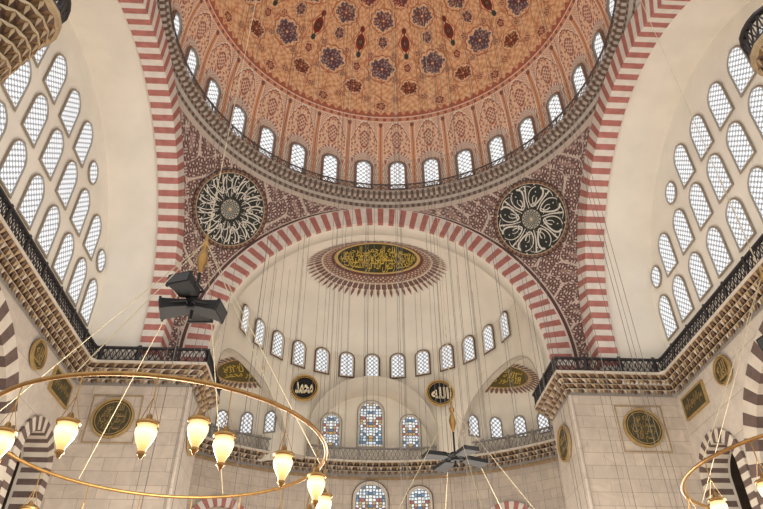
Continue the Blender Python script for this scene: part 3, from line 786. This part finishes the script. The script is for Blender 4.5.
# ------------------------------------------------------------------ chandeliers
b=B(); b.lathe([(.001,-.34),(.03,-.335),(.045,-.31),(.05,-.27),(.075,-.22),(.115,-.14),(.135,-.07),(.135,-.02),(.115,.01),(.13,.05)],20)
GL=b.done('tmp_glass',[LAMPG],True).data
b=B(); b.lathe([(.137,.03),(.15,.05),(.147,.075),(.10,.09),(.05,.12),(.03,.18),(.01,.2)],16)
CAPM=b.done('tmp_cap',[BRASS],True).data
b=B(); b.lathe([(.001,-.40),(.02,-.385),(.035,-.35),(.06,-.325),(.05,-.30)],12)
FINM=b.done('tmp_fin',[BRASS],True).data
b=B()
for i in range(3):
    a=2*pi*i/3; b.beam((.13*math.cos(a),.13*math.sin(a),.07),(0,0,.42),.008)
b.beam((0,0,.42),(0,0,.70),.014)
CHM=b.done('tmp_chain',[BRASS]).data
for n_ in ('tmp_glass','tmp_cap','tmp_fin','tmp_chain'): bpy.data.objects.remove(bpy.data.objects[n_])
LPARTS=(('glass_shade',GL),('brass_cap',CAPM),('drop_finial',FINM),('lamp_chain',CHM))
FG=paint('flood_glass',(30,30,32),.5,.1,3)
def flood(par,loc,ang,tilt,chunky):
    e=bpy.data.objects.new('floodlight',None); e.parent=par; e.location=loc; e.rotation_euler=(0,tilt,ang); col.objects.link(e)
    b=B()
    if chunky:
        b.hexa([(.1,-.14,-.06),(.1,.14,-.06),(.1,.14,.06),(.1,-.14,.06),(.46,-.19,-.09),(.46,.19,-.09),(.46,.19,.09),(.46,-.19,.09)],0)
        b.hexa([(.46,-.21,-.11),(.46,.21,-.11),(.46,.21,.11),(.46,-.21,.11),(.50,-.21,-.11),(.50,.21,-.11),(.50,.21,.11),(.50,-.21,.11)],0)
        for k in range(5):
            z=-.05+.025*k; b.box((.03,-.11,z-.006),(.11,.11,z+.006),0)
        b.done('housing',[BLACK],parent=e)
        b=B(); b.box((.50,-.18,-.08),(.51,.18,.08)); b.done('front_glass',[FG],parent=e)
        w=.22
    else:
        b.hexa([(.25,-.13,-.035),(.25,.13,-.035),(.25,.13,.035),(.25,-.13,.035),(.82,-.2,-.05),(.82,.2,-.05),(.82,.2,.05),(.82,-.2,.05)],0)
        for k in range(5):
            y_=-.1+.05*k; b.box((.28,y_-.01,.03),(.74,y_+.01,.08),0)
        b.done('housing',[BLACK],parent=e)
        b=B(); b.box((.82,-.18,-.04),(.83,.18,.04)); b.done('front_glass',[FG],parent=e)
        w=.2
    b=B(); b.beam((0,0,0),(.3,0,0),.05); b.box((.08,-w,-.02),(.33,-w+.015,.02)); b.box((.08,w-.015,-.02),(.33,w,.02)); b.box((.08,-w,-.02),(.1,w,.02)); b.done('bracket',[BLACK],parent=e)
def chandelier(cx,cy,zr,r,nl,ph,label,extra=None,htop=46,nrods=6,rph=0,lsc=.84,chunky=True):
    e=empty('ring_chandelier',(cx,cy,zr),label=label,category='chandelier')
    b=B(); N=96; w=.03; K=8
    V=[((r+w*math.cos(2*pi*k/K))*math.cos(2*pi*i/N),(r+w*math.cos(2*pi*k/K))*math.sin(2*pi*i/N),w*.9*math.sin(2*pi*k/K)) for i in range(N) for k in range(K)]
    b.add(V,[[i*K+k,i*K+(k+1)%K,((i+1)%N)*K+(k+1)%K,((i+1)%N)*K+k] for i in range(N) for k in range(K)],0)
    b.done('ring',[BRASS],True,parent=e)
    hz=6.85-zr
    for i in range(nrods):
        b=B(); a=2*pi*i/nrods+rph; b.beam((.04*math.cos(a),.04*math.sin(a),hz),(r*math.cos(a),r*math.sin(a),.04),.015,0,6)
        b.done('suspension_rod',[ROD],parent=e)
    b=B()
    b.beam((0,0,hz+.1),(0,0,htop-zr),.014,0,6)
    for i in range(10): b.beam((0,0,hz+.1+i*.25),(0,0,hz+.22+i*.25),.03,0,6)
    b.done('suspension_chain',[ROD],parent=e)
    b=B(); b.lathe([(.001,hz-.62),(.04,hz-.55),(.08,hz-.4),(.09,hz-.3),(.05,hz-.16),(.03,hz-.1),(.07,hz-.05),(.07,hz),(.03,hz+.08),(.03,hz+.2),(.001,hz+.24)],20)
    b.done('brass_finial',[BRASS],True,parent=e)
    b=B(); b.beam((0,0,hz-.6),(0,0,hz-1.5),.05,0,8); b.lathe([(.001,hz-1.14),(.11,hz-1.14),(.11,hz-1.34),(.001,hz-1.34)],12)
    b.done('light_pole',[BLACK],parent=e)
    if chunky:
        for i,(zz,ti) in enumerate(((-1.26,.25),(-1.16,.0),(-1.26,.22),(-1.08,-.1))): flood(e,(0,0,hz+zz),[-.15,1.5,3.3,4.35][i],ti,True)
    else:
        for i in range(4): flood(e,(0,0,hz-1.25),pi/2*i+.35,.06,False)
    pos=[(ph+2*pi*i/nl,-.68*lsc-.04) for i in range(nl)]
    if extra is not None: pos.append((extra,-.5))
    for a,dz in pos:
        l=bpy.data.objects.new('lamp',None); l.empty_display_size=.1; l.parent=e; l.location=(r*math.cos(a),r*math.sin(a),dz); l.scale=(lsc,)*3; col.objects.link(l)
        for nm,md in LPARTS:
            o=bpy.data.objects.new(nm,md); o.parent=l; col.objects.link(o)
nl=17; ph=-pi/2+math.radians(-10-.5)
chandelier(-4.42,-13.28,3.28,2.24,nl,ph,'large brass ring chandelier with glowing lamps and black floodlights',extra=-pi/2+math.radians(24),rph=.3)
chandelier(5.68,-12.8,3.3,2.35,nl,ph+.2,'brass ring chandelier with glowing lamps partly seen',rph=.1)
chandelier(.75,-6.7,3.3,2.28,nl,ph,'distant ring chandelier on beige rods below a gold finial',rph=.6,chunky=False)
def glow(x,y,z,E,c=(1,.93,.82)):
    L=bpy.data.lights.new('lamp_glow','POINT'); L.energy=E; L.color=c; L.shadow_soft_size=.8
    o=bpy.data.objects.new('lamp_glow',L); o.location=(x,y,z); col.objects.link(o)
for (x,y,E) in ((-4.5,-13.4,750),(5.7,-13,750),(.75,-6.7,1600),(-6,0,2400),(6,0,2400),(0,7,2500),(0,17,1500),(-12,4,700),(12,4,700)): glow(x,y,2.6,E)

# ------------------------------------------------------------------ hanging wires
def wire(x,y,z0,z1,w=.016):
    b=B(); b.beam((0,0,0),(0,0,z1-z0),w,0,4); o=b.done('hanging_wire',[WIREM],label='thin vertical suspension wire hanging from the vault',category='wire',group='lamp suspension wires'); o.location=(x,y,z0)
for nn,r in ((14,3.2),(20,6.2),(26,9.4)):
    for i in range(nn):
        a=2*pi*i/nn+.1
        x=r*math.sin(a)+.3; y=r*math.cos(a)*.9+2; d=math.hypot(x,y)
        if y>12.3 or y<-5: continue
        wire(x,y,2.5,ZD+math.sqrt(max(1,R*R-d*d))-.1)
for x in np.linspace(-7.5,7.5,17):
    y=17.5+random.uniform(0,3); x+=random.uniform(-.3,.3)
    wire(x,y,3,semiz(x,y)-.15,.022)

# ------------------------------------------------------------------ light
w=bpy.data.worlds.new('World'); sc.world=w; w.use_nodes=True
bg=w.node_tree.nodes['Background']; bg.inputs[0].default_value=(1,.99,.965,1); bg.inputs[1].default_value=1.58

# ------------------------------------------------------------------ camera
cx,cy,f,p,psi,roll=-1.8822,-22.132,644.69,.6508,.0548,.0032
fw=Vector((math.sin(psi)*math.cos(p),math.cos(psi)*math.cos(p),math.sin(p)))
rt=Vector((math.cos(psi),-math.sin(psi),0)); up=rt.cross(fw)
r2=rt*math.cos(roll)-up*math.sin(roll); u2=rt*math.sin(roll)+up*math.cos(roll)
cam=bpy.data.cameras.new('camera'); co=bpy.data.objects.new('camera',cam); col.objects.link(co)
co.matrix_world=Matrix(((r2.x,u2.x,-fw.x,cx),(r2.y,u2.y,-fw.y,cy),(r2.z,u2.z,-fw.z,0),(0,0,0,1)))
cam.sensor_width=36; cam.lens=f*36/763; cam.clip_end=300
sc.camera=co
